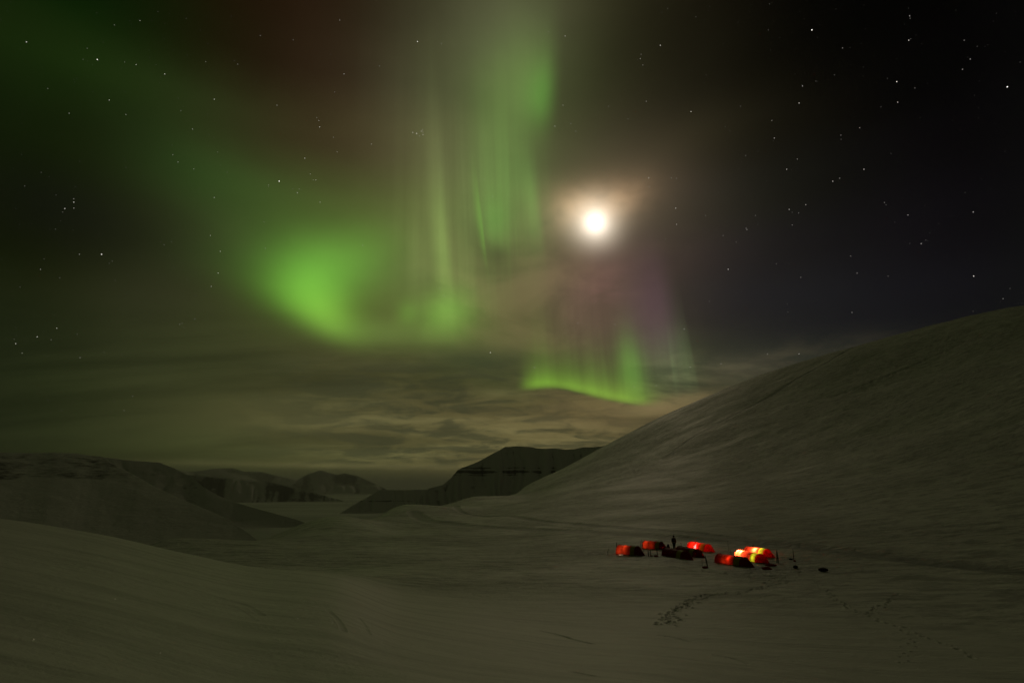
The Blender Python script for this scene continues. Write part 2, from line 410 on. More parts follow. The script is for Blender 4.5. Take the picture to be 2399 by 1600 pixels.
def simple(name, col, rough=0.7, spec=0.3, var=0.25, scale=8.0):
    m = new_mat(name)
    t = S(S.nt.nodes.new('ShaderNodeTexCoord').outputs['Object'])
    c2 = tuple(v*(1-var) for v in col)
    n = noise(t, scale, 4, 0.6)
    return finish(m, principled(mixc(n, (*col, 1), (*c2, 1)), rough, spec, n, 0.02, 0.5))
def fabric(name, col, thru, var=0.2):
    """thin tent cloth: lit on its face by the sky, lets an inside lamp through"""
    m = new_mat(name)
    t = S(S.nt.nodes.new('ShaderNodeTexCoord').outputs['Object'])
    n = noise(vscale(t, (1.2, 2.0, 2.0)), 2.4, 4, 0.6, 0.4)
    b = S.nt.nodes.new('ShaderNodeBump'); b.inputs['Distance'].default_value = 0.10; b.inputs['Strength'].default_value = 0.7
    S.nt.links.new(n.k, b.inputs['Height'])
    d = S.nt.nodes.new('ShaderNodeBsdfPrincipled')
    feed(d.inputs['Base Color'], mixc(n, (*col, 1), (*[v*(1-var) for v in col], 1)))
    d.inputs['Roughness'].default_value = 0.55; d.inputs['Specular IOR Level'].default_value = 0.06
    tl = S.nt.nodes.new('ShaderNodeBsdfTranslucent')
    feed(tl.inputs['Color'], mixc(sstep(n, 0.35, 0.65), (*thru, 1), (*[v*0.7 for v in thru], 1)))
    S.nt.links.new(b.outputs[0], d.inputs['Normal'])
    mx = S.nt.nodes.new('ShaderNodeMixShader'); mx.inputs[0].default_value = 0.45
    S.nt.links.new(d.outputs[0], mx.inputs[1]); S.nt.links.new(tl.outputs[0], mx.inputs[2])
    return finish(m, mx.outputs[0])
m_red = fabric('red_tent_cloth', (0.30, 0.004, 0.009), (0.45, 0.036, 0.012))
m_yel = fabric('yellow_green_tent_cloth', (0.62, 0.50, 0.010), (0.27, 0.36, 0.015))
m_pale = fabric('pale_mesh_door', (0.5, 0.3, 0.3), (0.8, 0.7, 0.7))
m_seam = simple('dark_seam', (0.05, 0.008, 0.008))
m_pole = simple('dark_pole', (0.02, 0.02, 0.02), 0.4, 0.5)
m_ski = simple('ski_top_sheet', (0.05, 0.035, 0.03), 0.35, 0.5)
m_redlit = simple('red_lit_pole', (0.75, 0.16, 0.15), 0.5)  # red lamp glow on the shaft put into its base colour
m_black = simple('black_cordura', (0.018, 0.018, 0.02), 0.85, 0.2)
m_sled = simple('red_sled_shell', (0.50, 0.05, 0.03), 0.5, 0.4)
m_bagred = simple('red_bag_cloth', (0.38, 0.02, 0.02), 0.8, 0.2)
m_pink = simple('pale_bag_cloth', (0.55, 0.36, 0.30), 0.8, 0.2)
m_cloth = simple('dark_expedition_cloth', (0.022, 0.020, 0.024), 0.9, 0.15)
m_skin = simple('skin', (0.42, 0.24, 0.17), 0.6)
m_glove = simple('dark_glove_leather', (0.02, 0.018, 0.016), 0.8)
m_line = simple('tent_guy_line', (0.12, 0.10, 0.08), 0.7)

# ------------------------------------------------------------------ ground: slope at our feet, camp flat and the hill
def poly_el(pts):
    ae = np.array([azel(*p) for p in pts]); o = np.argsort(ae[:, 0]); ae = ae[o]
    return lambda az: float(np.interp(az, ae[:, 0], ae[:, 1]))
near_crest = poly_el([(0,1206),(106,1230),(255,1255),(361,1281),(468,1302),(553,1321),(630,1334),(850,1352),(1050,1376)])
flat_crest = poly_el([(255,1272),(332,1272),(468,1254),(553,1243),(617,1232),(698,1221),(783,1210),(862,1199),(957,1183),(1037,1174),(1133,1159),(1228,1143.5)])
hill_crest = poly_el([(1228,1143.5),(1276,1120),(1340,1086),(1413,1048),(1500,1000),(1570,964),(1670,924),(1761,888),(1880,843),(2016,807),(2165,773),(2271,746),(2399,714)])
T = lambda d, el: d*math.tan(R(el))
DK = np.array([1.0, 2.5, 5, 9, 14, 22, 32, 45, 62, 82, 112, 150, 210, 300, 420, 560, 800, 1200, 1800])
cols = {}
def column(az, z): assert len(z) == len(DK), az; cols[az] = np.array(z, float)/DK
S0 = [-1.7, -1.75, -1.8]
c = lambda az, d: T(d, near_crest(az))
column(-180, S0 + [-1.6, -1.4, -1, 0, 2, 4, 7, 12, 18, 26, 36, 50, 60, 60, 40, 10])
column(-110, S0 + [-1.7, -1.6, -1.2, -.8, 0, 1, 2, 3, 4, 4, 2, -5, -20, -60, -120, -180])
column(-62, S0 + [-1.85, -1.8, -1.6, -1.3, -1.0, -1.0, -1.5, -3, -6, -14, -28, -45, -65, -90, -140, -180])
def left(az, zp):
    k = c(az, 45)
    column(az, S0 + [-1.8+(k+1.8)*q/45 - (0.12 if q < 40 else 0) for q in (9, 14, 22, 32)] + [k] + zp)
left(-43, [-3.9, -7.5, -14, -22, -32, -44, -55, -64, -90, -140, -180])
left(-35, [-5.6, -8.6, -12, -19, -30, -42, -54, -64, -90, -140, -180])
f_ = lambda az, d: T(d, flat_crest(az))
left(-29, [-6.9, -8.7, f_(-29, 112), -15, -26, -42, -56, -66, -90, -140, -180])
left(-23, [-7.7, -8.8, -9.2, f_(-23, 150)-3, -24, -42, -60, -76, -100, -145, -180])
left(-16.5, [-8.2, -8.9, -9.4, f_(-16.5, 150), -19, -40, -62, -80, -105, -150, -180])
column(-10, [-1.7, -1.8, -2.05, -2.8, -3.7, -4.9, -6.2, -7.5, -8.4, -9.0, -9.5, -9.7, f_(-10, 210), -24, -56, -84, -110, -150, -180])
column(-3, [-1.7, -1.85, -2.15, -3.0, -4.0, -5.4, -6.8, -8.0, -8.6, -9.0, -9.2, -9.0, -8.6, f_(-3, 300), -36, -76, -110, -150, -180])
column(1.0, [-1.7, -1.85, -2.2, -3.05, -4.1, -5.6, -7.1, -8.1, -8.6, -8.9, -8.9, -8.3, -6.8, -5.0, f_(1.1, 420), -50, -110, -150, -180])
def hill(az, mid, back):
    """mid: heights from 5 m out to 300 m"""
    h = hill_crest(az)
    column(az, [-1.7, -1.85] + mid + [T(420, h), T(560, h) - 12] + back)
hill(5, [-2.2, -3.1, -4.2, -5.8, -7.3, -8.1, -8.5, -8.6, -8.3, -7.2, -4.6, 1.2], [-20, -150, -180])
hill(12, [-2.3, -3.2, -4.3, -5.9, -7.4, -8.1, -8.3, -8.2, -7.3, -5.5, -0.8, 12.5], [10, -110, -180])
hill(18.5, [-2.3, -3.3, -4.5, -6.1, -7.5, -8.1, -8.2, -8.0, -6.7, -4.2, 2.2, 25.0], [40, -60, -180])
hill(25, [-2.3, -3.4, -4.7, -6.3, -7.6, -8.1, -8.1, -7.7, -6.0, -2.6, 6.0, 34.0], [70, 10, -180])
hill(32, [-2.3, -3.4, -4.8, -6.5, -7.7, -8.1, -8.0, -7.3, -5.0, -0.5, 11.5, 42.0], [90, 40, -160])
hill(43, [-2.3, -3.4, -4.8, -6.5, -7.7, -8.0, -7.7, -6.7, -3.4, 3.0, 20.0, 53.0], [100, 60, -120])
column(62, [-1.7, -1.8, -2.0, -2.8, -4.0, -5.2, -6.2, -6.4, -5.6, -3.5, 2.0, 11, 32, 66, 92, 118, 110, 80, -60])
column(110, [-1.7, -1.7, -1.7, -1.6, -1.4, -1, -.3, 1, 3, 6, 13, 24, 42, 66, 92, 110, 110, 90, 0])
cols[180] = cols[-180]
CA = np.array(sorted(cols)); CZ = np.stack([cols[a_] for a_ in CA])          # (columns, distance)

dense = np.linspace(-50, 50, 1150)
az_g = np.concatenate([np.linspace(-180, -50, 110, endpoint=False), dense, np.linspace(50, 180, 110)[1:-1]])
ld_g = np.concatenate([np.linspace(0, math.log(3), 10, endpoint=False), np.linspace(math.log(3), math.log(14), 170, endpoint=False),
                       np.linspace(math.log(14), math.log(130), 780, endpoint=False), np.linspace(math.log(130), math.log(520), 230, endpoint=False),
                       np.linspace(math.log(520), math.log(1800), 30)])
d_g = np.exp(ld_g)
tmp = pchip(np.log(DK), CZ.T, ld_g)                        # (distance, columns)
TZ = pchip(CA, tmp.T, az_g).T                               # (distance, azimuth)
DD, AA = np.meshgrid(d_g, az_g, indexing='ij')
GX = DD*np.sin(np.radians(AA)); GY = DD*np.cos(np.radians(AA)); GZ = TZ*DD + ZC
# smooth unevenness of the snow
far = np.clip(DD/60, 0, 1)
GZ += 0.22*fbm(GX/30+40, GY/16+9, 3)*np.clip(DD/25, 0, 1) * np.clip(DD/70, .4, 3)
GZ += 0.03*fbm(GX/3.4+3, GY/1.5+70, 3, 0.5)*np.clip((DD-30)/25, 0.05, 1.8)*np.clip(0.6+2*fbm(GX/23, GY/23+31, 2), .1, 1.6)
GZ += 0.25*fbm(GX/16+3, GY/12+12, 3)*np.clip((DD-120)/150, 0, 1)
GZ += 1.3*fbm(GX/90+3, GY/50+12, 4)*np.clip((DD-130)/200, 0, 1)

def sample_z(x, y):
    d = max(math.hypot(x, y), 1.01); a_ = math.degrees(math.atan2(x, y))
    i = min(max(np.searchsorted(ld_g, math.log(d)) - 1, 0), len(ld_g) - 2); j = min(max(np.searchsorted(az_g, a_) - 1, 0), len(az_g) - 2)
    t = (math.log(d)-ld_g[i])/(ld_g[i+1]-ld_g[i]); u = (a_-az_g[j])/(az_g[j+1]-az_g[j])
    return float((GZ[i, j]*(1-u)+GZ[i, j+1]*u)*(1-t) + (GZ[i+1, j]*(1-u)+GZ[i+1, j+1]*u)*t)
def hit(px, py, dmin=4.0, dmax=600):
    """point of the snow seen at this place of the photograph"""
    r = ray(px, py); h = math.hypot(r[0], r[1]); r = r/h; pd = dmin; d = dmin
    while d < dmax:
        if ZC + r[2]*d < sample_z(r[0]*d, r[1]*d):
            lo, hi = pd, d
            for _ in range(18):
                mid = (lo+hi)/2
                if ZC + r[2]*mid < sample_z(r[0]*mid, r[1]*mid): hi = mid
                else: lo = mid
            d = hi; break
        pd = d; d *= 1.006
    return np.array([r[0]*d, r[1]*d])

TROD_SHADE = np.zeros_like(GZ)
def near_mask(pts, w):
    p = np.array(pts)
    return np.nonzero((GX > p[:, 0].min()-w) & (GX < p[:, 0].max()+w) & (GY > p[:, 1].min()-w) & (GY < p[:, 1].max()+w))
def seg_dist(x, y, pts):
    best = np.full(x.shape, 1e9); 
    for (x0, y0), (x1, y1) in zip(pts[:-1], pts[1:]):
        vx, vy = x1-x0, y1-y0; L = vx*vx+vy*vy+1e-9
        t = np.clip(((x-x0)*vx+(y-y0)*vy)/L, 0, 1)
        best = np.minimum(best, np.hypot(x-x0-t*vx, y-y0-t*vy))
    return best
def smooth_path(pts, n=60):
    p = np.array(pts, float); s = np.concatenate([[0], np.cumsum(np.hypot(*np.diff(p, axis=0).T))])
    return pchip(s, p, np.linspace(0, s[-1], n))
def groove(pix, width, depth, trod, rough=0.5):
    pts = smooth_path([hit(*p) for p in pix]); idx = near_mask(pts, width*3)
    x, y = GX[idx], GY[idx]; q = seg_dist(x + 0.25*width*fbm(x*1.3, y*1.3, 3), y, pts)/width
    env = np.exp(-q**4); rim = np.exp(-((q-1.25)/0.3)**2)
    v = 1 + rough*fbm(x*1.1, y*1.1, 3)
    return idx, -depth*env*v + depth*0.35*rim*v, trod*env*np.clip(v, 0, 1.5)
jobs = [
 groove([(1069,1185),(1075,1195),(1094,1203),(1133,1209),(1228,1214),(1324,1225),(1420,1233),(1500,1239),(1659,1253),(1761,1266),(1914,1279)], 1.4, 0.14, 0.85, 0.3),
 groove([(970,1198),(980,1209),(1005,1220),(1053,1226),(1133,1234),(1228,1239),(1356,1244),(1500,1253),(1710,1269),(1914,1284),(2092,1305),(2271,1326),(2395,1338)], 2.2, 0.15, 0.8, 0.3),
 groove([(1133,1222),(1300,1233),(1450,1243),(1600,1257),(1720,1269)], 0.8, 0.06, 0.3),
 groove([(2003,809),(1940,848),(1867,888),(1804,928),(1719,973),(1612,1032),(1557,1075)], 1.6, 0.16, 0.75),
 groove([(2260,800),(2100,872),(1950,930)], 1.2, 0.3, 0.25),
 groove([(387,1360),(498,1394),(564,1413),(614,1441)], 0.10, 0.018, 0.2),
 groove([(420,1378),(540,1418),(600,1452)], 0.07, 0.01, 0.12),
 groove([(1266,1477),(1310,1487),(1350,1499),(1389,1508)], 0.12, 0.07, 0.6),
 groove([(1547,1488),(1580,1493),(1618,1503)], 0.14, 0.06, 0.5),
 groove([(1674,1533),(1720,1543),(1751,1554)], 0.12, 0.06, 0.5),
 groove([(1343,1574),(1370,1579),(1394,1584)], 0.10, 0.05, 0.5),
 groove([(770,1430),(792,1452),(806,1478)], 0.09, 0.02, 0.22),
 groove([(840,1445),(856,1465),(866,1485)], 0.06, 0.02, 0.2),
]
for idx, dz, tr_ in jobs:
    GZ[idx] += dz; TROD_SHADE[idx] = np.maximum(TROD_SHADE[idx], tr_)
# footprints
def prints(pix, gap=0.62, wob=0.16, size=0.13, depth=0.08):
    pts = smooth_path([hit(*p) for p in pix], 400); L = np.hypot(*np.diff(pts, axis=0).T).sum(); n = int(L/gap)
    for k in range(n):
        i = min(int((k + random.uniform(-.2, .2))/n*399), 398); i = max(i, 0)
        p = pts[i]; t = pts[i+1]-pts[i]; t = t/(np.hypot(*t)+1e-9); nrm = np.array([-t[1], t[0]])
        c_ = p + nrm*((-1)**k*0.13 + random.gauss(0, wob)); s = size*random.uniform(.8, 1.25)
        idx = near_mask([c_], s*3); x = GX[idx]-c_[0]; y = GY[idx]-c_[1]
        a_ = (x*t[0]+y*t[1])/(s*1.5); b_ = (x*nrm[0]+y*nrm[1])/(s*0.8); q = np.sqrt(a_*a_+b_*b_)
        GZ[idx] += -depth*np.exp(-q**4) + depth*0.4*np.exp(-((q-1.4)/0.35)**2); TROD_SHADE[idx] = np.maximum(TROD_SHADE[idx], 0.25*np.exp(-(q/1.1)**4))
A_ = [(1883,1355),(1812,1370),(1735,1386),(1659,1393),(1618,1411),(1588,1426),(1567,1447),(1560,1467)]
prints(A_, 0.45); prints(A_[2:], 0.4, 0.3); prints(A_[4:], 0.5, 0.5)
prints([(1909,1360),(1939,1386),(1980,1419),(2021,1437),(2067,1454),(2143,1482)])
prints([(2108,1391),(2067,1416),(2036,1439)], 0.5)
prints([(2143,1482),(2133,1523),(2113,1559)], 0.6, 0.12, 0.09, 0.05)
prints([(2143,1482),(2200,1500),(2300,1550)], 0.7)
prints([(1960,1330),(2100,1345),(2250,1352)], 0.8)
prints([(1440,1312),(1540,1322),(1620,1336),(1700,1344),(1780,1350),(1850,1352)], 0.35, 0.5)
prints([(1870,1340),(1830,1355),(1790,1368)], 0.4, 0.5)
# trampled snow of the camp, tents' shade painted into its dark tone too
for (px, py, r, k) in ((1410,1296,3.2,.55),(1470,1305,2.5,.4),(1530,1300,3,.5),(1590,1316,3,.45),(1660,1318,3,.5),(1700,1300,3,.4),(1790,1335,3.2,.55),(1840,1315,3.5,.55),(1900,1335,2.5,.45),(1600,1290,3,.4),(1750,1345,2.5,.4)):
    c_ = hit(px, py); idx = near_mask([c_], r*2.2); q = np.hypot(GX[idx]-c_[0], GY[idx]-c_[1])/r
    nz = fbm(GX[idx]*1.7, GY[idx]*1.7, 4, 0.6)
    w = np.exp(-q*q); TROD_SHADE[idx] = np.maximum(TROD_SHADE[idx], np.clip(1.5*k*w*(1+1.8*nz), 0, 0.75)); GZ[idx] += 0.10*w*nz
q_ = np.clip((DD*(1+0.10*fbm(GX/12, GY/12, 3)) - 40)/16, 0, 1); DRIFT = 1 - q_*q_*(3-2*q_)
ground = structure(link_mesh('ground', grid_mesh('ground', GX, GY, GZ, {'trodden_shade': TROD_SHADE, 'drift': DRIFT}, wrap=True), m_snow))
g_ = ground
ti = np.nonzero(np.abs(az_g) < 181)[0]

# valley floor and frozen fjord out to the horizon
FLOOR = ZC - 150
r_ = np.exp(np.linspace(math.log(500), math.log(90000), 90)); a_ = np.linspace(-math.pi, math.pi, 181)[:-1]
RR, A2 = np.meshgrid(r_, a_, indexing='ij')
structure(link_mesh('valley_floor', grid_mesh('valley_floor', RR*np.sin(A2), RR*np.cos(A2), FLOOR + 6*fbm(RR*np.sin(A2)/900, RR*np.cos(A2)/900, 3), wrap=True), m_floor))

# ------------------------------------------------------------------ mountains: crest line traced as directions, each with its own distance and slopes
def mountain(name, crest, dist, slope=32, foot=None, gully=0.0, gfreq=1.0, band=None, rock=0.1, crest_rock=0.0, round_=0.15, seed=0, n=420, nf=150, backslope=None, step=None, fold=False, high=None, ribs=0.25, ledge=()):
    ae = np.array([azel(px, py) for px, py in crest]); az = np.linspace(ae[0, 0], ae[-1, 0], n)
    el = np.interp(az, ae[:, 0], ae[:, 1])
    D0 = np.interp(az, ae[:, 0], dist) if hasattr(dist, '__len__') else np.full(n, float(dist))
    tS = math.tan(R(slope)); D0 = D0.max(); zc0 = D0*math.tan(R(el.max())); D0 = (D0*tS - zc0)/(tS - np.tan(np.radians(el)))
    zc = D0*np.tan(np.radians(el)); zf = (FLOOR - ZC - 8) if foot is None else foot
    h = np.maximum(zc - zf, 6.0)
    sx = az/57.3*D0.max()                                   # metres along the crest
    zc = zc + fbm(sx/70 + seed, sx*0 + seed, 4)*h*0.012
    run = h/math.tan(R(slope))
    t = np.linspace(0, 1, nf)[:, None]
    prof = t**(1-round_) if round_ >= 0 else t
    prof = (1-round_)*t + round_*t*t*(3-2*t)
    if step:                                          # cliff band: the middle of the face is steeper
        for (t0, w, k) in step: prof = prof + k*(np.tanh((t-t0)/w) - np.tanh((0-t0)/w) - t*(np.tanh((1-t0)/w)-np.tanh((0-t0)/w)))
    dr = run[None]*t
    Dm = D0[None] - dr
    Z = zc[None] - h[None]*prof
    dr = D0.max() - Dm
    warp = sx[None] + 25*fbm(sx[None]/120+seed, dr/160, 3)
    gl = np.abs(vnoise(warp*gfreq/95+seed*3, dr/900+seed))*2 + 0.5*np.abs(vnoise(warp*gfreq/38+seed, dr/400))*2
    amp = gully*np.sin(np.pi*np.clip(t*1.15, 0, 1))**0.7
    Z = Z - amp*(0.75-gl)*1.2 + fbm(warp/60, dr/60+seed, 4)*min(gully, 12)*0.25*np.clip(t*6, 0, 1)
    def blur(A, sg):
        k = np.exp(-0.5*(np.arange(-3*sg, 3*sg+1)/sg)**2); k /= k.sum(); Ap = np.pad(A, ((0, 0), (3*sg, 3*sg)), mode='edge')
        return np.apply_along_axis(lambda r0: np.convolve(r0, k, 'valid'), 1, Ap)
    if fold:
        B1, B2 = blur(Z, max(2, n//90)), blur(Z, n//22); w1 = np.clip(t*10, 0, 1); w2 = np.clip((t-0.08)*2.2, 0, 1)
        sm = Z*(1-w1) + B1*w1; Z = sm*(1-w2) + B2*w2 + (Z-blur(Z, 5))*w1*0.8
    rk = np.full_like(Z, rock) + crest_rock*np.exp(-t*14)
    if band:
        for (t0, w, k) in band:
            rk = rk + k*np.exp(-((t + 0.02*fbm(sx[None]/60+seed, t*0+seed, 3) - t0)/w)**2)
    for (px, py, dd, w, k) in ledge:                  # level cliff bands at one altitude
        zb = dd*math.tan(R(azel(px, py)[1])) + 3.0*fbm(sx[None]/80+seed, t*0+seed, 4)
        rk = rk + k*np.exp(-((Z-zb)/w)**4)*(0.75+0.8*vnoise(sx[None]/30, t*0+2.5))
    if high: rk = rk + high[1]*np.clip((Z + 9*fbm(warp/90, dr/90, 3) - high[0])/6, 0, 1)
    rk = rk + ribs*(0.55-gl)*np.clip(t*14, 0, 1)
    tb = np.linspace(1, 0.02, 30)[:, None]; br = (h/math.tan(R(backslope or slope)))[None]*tb
    X = np.concatenate([(D0[None]+br), Dm]); Zt = np.concatenate([zc[None]-h[None]*tb**1.1 - 0.3, Z]); rkt = np.concatenate([np.full_like(br, rock), rk])
    a3 = np.radians(az)[None]
    me = grid_mesh(name, X*np.sin(a3), X*np.cos(a3), Zt + ZC, {'rock': rkt})
    return structure(link_mesh(name, me, m_slope))
# left: broad near hill, darker hill behind it, gullied ridge and far peaks
mountain('hill', [(-700,1075),(-350,1062),(0,1060),(90,1060),(170,1063),(242,1069),(262,1085),(306,1108),(361,1140),(425,1170),(489,1196),(532,1216),(560,1234),(600,1262),(640,1295)],
         [1600]*15, slope=16, foot=-150, gully=5, gfreq=.35, rock=0.0, round_=0.08, ribs=.25, seed=2, high=(8, .42))
mountain('hill', [(150,1070),(242,1071),(298,1078),(374,1084),(408,1097),(446,1115),(476,1140),(510,1160),(553,1178),(617,1195),(698,1218),(760,1240),(800,1275)],
         [2900]*13, slope=24, gully=20, gfreq=.5, rock=0.22, ribs=.4, round_=0.08, seed=5)
mountain('mountain', [(380,1110),(442,1112),(532,1120),(638,1130),(690,1143),(720,1150),(765,1162),(800,1172),(820,1180)],
         [6500,6300,6000,5700,5500,5400,5300,5250,5200], slope=27, gully=60, gfreq=.6, rock=0.34, ribs=1.3, crest_rock=.15, seed=9, band=[(0.2, 0.12, .2)])
mountain('mountain', [(660,1158),(700,1122),(723,1110),(752,1102),(791,1112),(808,1108),(838,1115),(885,1136),(905,1146),(925,1158)],
         [12000]*10, slope=24, gully=110, gfreq=.2, rock=0.36, ribs=.9, crest_rock=.1, seed=21)
mountain('mountain', [(380,1098),(450,1105),(500,1098),(545,1096),(570,1104),(617,1106),(680,1123),(740,1128),(800,1132),(860,1143),(890,1152)],
         [17000]*11, slope=22, gully=120, gfreq=.14, rock=0.36, ribs=.8, seed=27)
# middle: flat-topped mountain with its cliff bands, smaller plateau beyond
mountain('mountain', [(950,1190),(986,1160),(996,1152),(1005,1143.5),(1037,1136),(1056,1120),(1072,1102),(1082,1096),(1110,1086),(1149,1065),(1171,1054),(1184,1047),(1219,1046),(1260,1049),(1324,1053),(1366,1048),(1413,1044),(1500,1040),(1620,1050)],
         [2300,2320,2330,2340,2380,2430,2480,2500,2560,2650,2700,2720,2740,2760,2780,2780,2780,2780,2780], slope=33, gully=42, gfreq=1.2, rock=0.04, crest_rock=.25, ribs=.9, seed=31, n=900, nf=260,
         ledge=[(1200, 1107, 2720, 7, .9), (1200, 1098, 2740, 2.5, .6), (1200, 1114, 2710, 2, .5)])
mountain('mountain', [(780,1212),(800,1200),(827,1183),(849,1171),(878,1155),(887,1148),(930,1147.5),(999,1147),(1060,1147)],
         [3650]*9, slope=34, gully=20, gfreq=1.5, rock=0.0, ribs=.6, seed=44, n=600, ledge=[(850, 1183, 2860, 3.5, .95)], crest_rock=.1)

# ------------------------------------------------------------------ stars: far points of light beyond everything
STARS = [(228,140,2),(62,99,1.4),(319,152,1),(386,174,1.3),(256,235,1.1),(502,233,1.3),(451,303,1),(112,208,.6),(162,266,.8),(295,269,.8),(268,59,.7),(328,49,.9),(978,98,1.8),(1034,103,1),(796,48,.9),(687,94,.7),
 (889,155,.8),(806,174,1),(482,145,.8),(557,151,.7),(610,84,.8),(649,247,1),(784,216,.7),(747,283,1),(749,298,1.3),(742,276,.7),(870,338,1.1),(714,371,1.3),(727,408,.9),(740,422,1),(734,422,.7),(750,474,1),(654,425,2.4),(697,452,1.3),(701,443,.7),(686,442,.6),(629,434,.7),(629,438,.6),(781,322,.8),(790,356,.8),
 (967,311,1.3),(976,313,1.7),(987,308,1.1),(990,305,1),(991,316,1.3),(983,319,.9),(991,310,.8),(969,329,.6),(173,474,1.4),(152,489,1.4),(173,488,1),(173,466,.8),(147,497,.5),(130,537,.5),(58,436,.5),(238,596,2),(186,596,.9),(95,631,.9),(140,651,.6),(502,463,1),(493,552,1),(516,589,1),(511,640,1.3),(495,671,1),(622,582,.9),(850,575,1),(417,380,.9),(405,363,.8),(454,396,.8),(619,520,.8),
 (133,769,1.2),(87,789,1.3),(37,805,1.3),(52,827,1),(188,838,.9),(456,747,.8),(421,760,.6),(311,928,.6),(1030,676,.9),(1041,694,1),(1149,826,1.9),(1252,861,1.1),(1136,420,.8),(1154,461,1),
 (1902,71,2.6),(2129,95,1.5),(2131,38,1),(2101,192,1.8),(2103,240,1.2),(2360,204,2.6),(1547,107,1.5),(1564,21,.8),(1500,138,1),(1502,128,.7),(1506,153,.7),(1630,40,.8),(1324,85,1.2),(1285,75,.8),(1319,247,.9),(1337,290,.9),(1300,296,1.1),(1349,308,.7),(1426,250,.7),(1472,279,.8),(1514,238,1),(1619,262,1.6),(1520,417,1.6),(1521,438,1),(1573,417,1),(1585,418,.7),
 (1583,488,1.6),(1585,526,1.2),(1653,505,.9),(1706,631,1.6),(1888,480,1.2),(1849,491,1.2),(1856,527,1),(1871,499,.8),(1951,425,1.4),(1967,418,.9),(2024,397,1.3),(1843,397,1.3),(1814,324,1.2),(1808,283,1.2),(1872,242,1.4),(1880,202,1.2),(1955,176,.7),(1974,113,.9),(2280,497,1.2),(2281,647,1.7),(2158,571,1.2),(2127,504,1.1),(2072,475,.9),(2076,480,.6),(2014,300,1),(1970,317,.8),(1868,373,.9),
 (1993,600,1.1),(2008,640,.9),(1819,618,.9),(1996,732,.9),(1876,650,.8),(1559,560,.8),(1603,771,1.5),(1354,757,1),(1441,760,.8),(1617,860,1.2),(1486,906,1),(1537,903,.8),(1798,829,1.1),(1872,829,1.2),(1689,852,.9),(1662,706,.8),(2350,700,.8),(2081,647,.7),(2255,163,.9),(2273,139,.9),(2259,95,.7),(1655,176,.7),(1735,250,.7),(1747,365,.7),(1750,538,1),(1748,535,.8),(1694,552,.7),(1770,505,.8),(1725,567,.8)]
for k in range(1500):
    x, y = random.uniform(-500, 2900), random.uniform(-500, 1000)
    w = 0.18 + 0.42*random.random()**5
    STARS.append((x, y, w * (0.55 if 560 < x < 1640 else 1.0)))
RS = 300000.0
V, Fc, BR, CO = [], [], [], []
for px, py, b in STARS:
    r = ray(px, py); r = r/np.linalg.norm(r)
    if r[2] < 0.005: continue
    s = RS*(0.00090 + 0.0002*b)*0.46; k = len(V)
    t1 = np.cross(r, [0, 0, 1.0]); t1 /= np.linalg.norm(t1); t2 = np.cross(r, t1); c0 = r*RS
    V += [c0+t1*s, c0+t2*s, c0-t1*s, c0-t2*s, c0-r*s, c0+r*s]
    for i in range(4): Fc += [(k+i, k+(i+1) % 4, k+4), (k+(i+1) % 4, k+i, k+5)]
    BR += [0.29*b**1.7]*6
me = bpy.data.meshes.new('stars'); me.from_pydata([tuple(v) for v in V], [], Fc)
at = me.attributes.new('brightness', 'FLOAT', 'POINT'); at.data.foreach_set('value', BR)
m_star = new_mat('starlight')
em = S.nt.nodes.new('ShaderNodeEmission'); em.inputs[0].default_value = (1, 0.95, 0.86, 1); S.nt.links.new(attr('brightness').k, em.inputs[1])
tp = S.nt.nodes.new('ShaderNodeBsdfTransparent'); ad = S.nt.nodes.new('ShaderNodeAddShader')
S.nt.links.new(em.outputs[0], ad.inputs[0]); S.nt.links.new(tp.outputs[0], ad.inputs[1]); finish(m_star, ad.outputs[0])
m_star.cycles.emission_sampling = 'NONE'
tag(link_mesh('stars', me, m_star), 'small white stars scattered over the night sky', 'stars', kind='stuff')

# ------------------------------------------------------------------ loose ice crystals glinting in the moonlight on the near snow
V, Fc = [], []; camv = np.array([0, 0, ZC]); rg = random.Random(5)
for px, py in [(210,1360),(285,1340),(483,1438),(552,1419),(480,1502),(661,1358),(207,1485),(280,1510),(915,1560),(1119,1478),(740,1420),(830,1510)] + [(rg.uniform(60, 1500), rg.uniform(1390, 1595)) for _ in range(150)]:
    x, y = hit(px, py); z = sample_z(x, y) + 0.012; p = np.array([x, y, z])
    v = camv - p; d = np.linalg.norm(v); v /= d; h = v + np.array(mdir); h /= np.linalg.norm(h)
    h += np.array([rg.gauss(0, .10) for _ in range(3)]); h /= np.linalg.norm(h)
    t1 = np.cross(h, [0, 1, 0.1]); t1 /= np.linalg.norm(t1); t2 = np.cross(h, t1); s_ = 0.0055*rg.uniform(.5, 1.2)*d/12; k = len(V)
    V += [p+t1*s_, p+t2*s_, p-t1*s_, p-t2*s_, p-h*s_*.7]; Fc += [(k, k+1, k+2, k+3), (k+1, k, k+4), (k+2, k+1, k+4), (k+3, k+2, k+4), (k, k+3, k+4)]
me = bpy.data.meshes.new('ice_crystals'); me.from_pydata([tuple(v) for v in V], [], Fc)
m_ice = new_mat('clear_ice'); finish(m_ice, principled((0.85, 0.87, 0.9), 0.40, 1.0, Metallic=1.0))
tag(link_mesh('ice_crystals', me, m_ice), 'tiny glinting ice crystals on the near snow', 'ice crystals', kind='stuff')

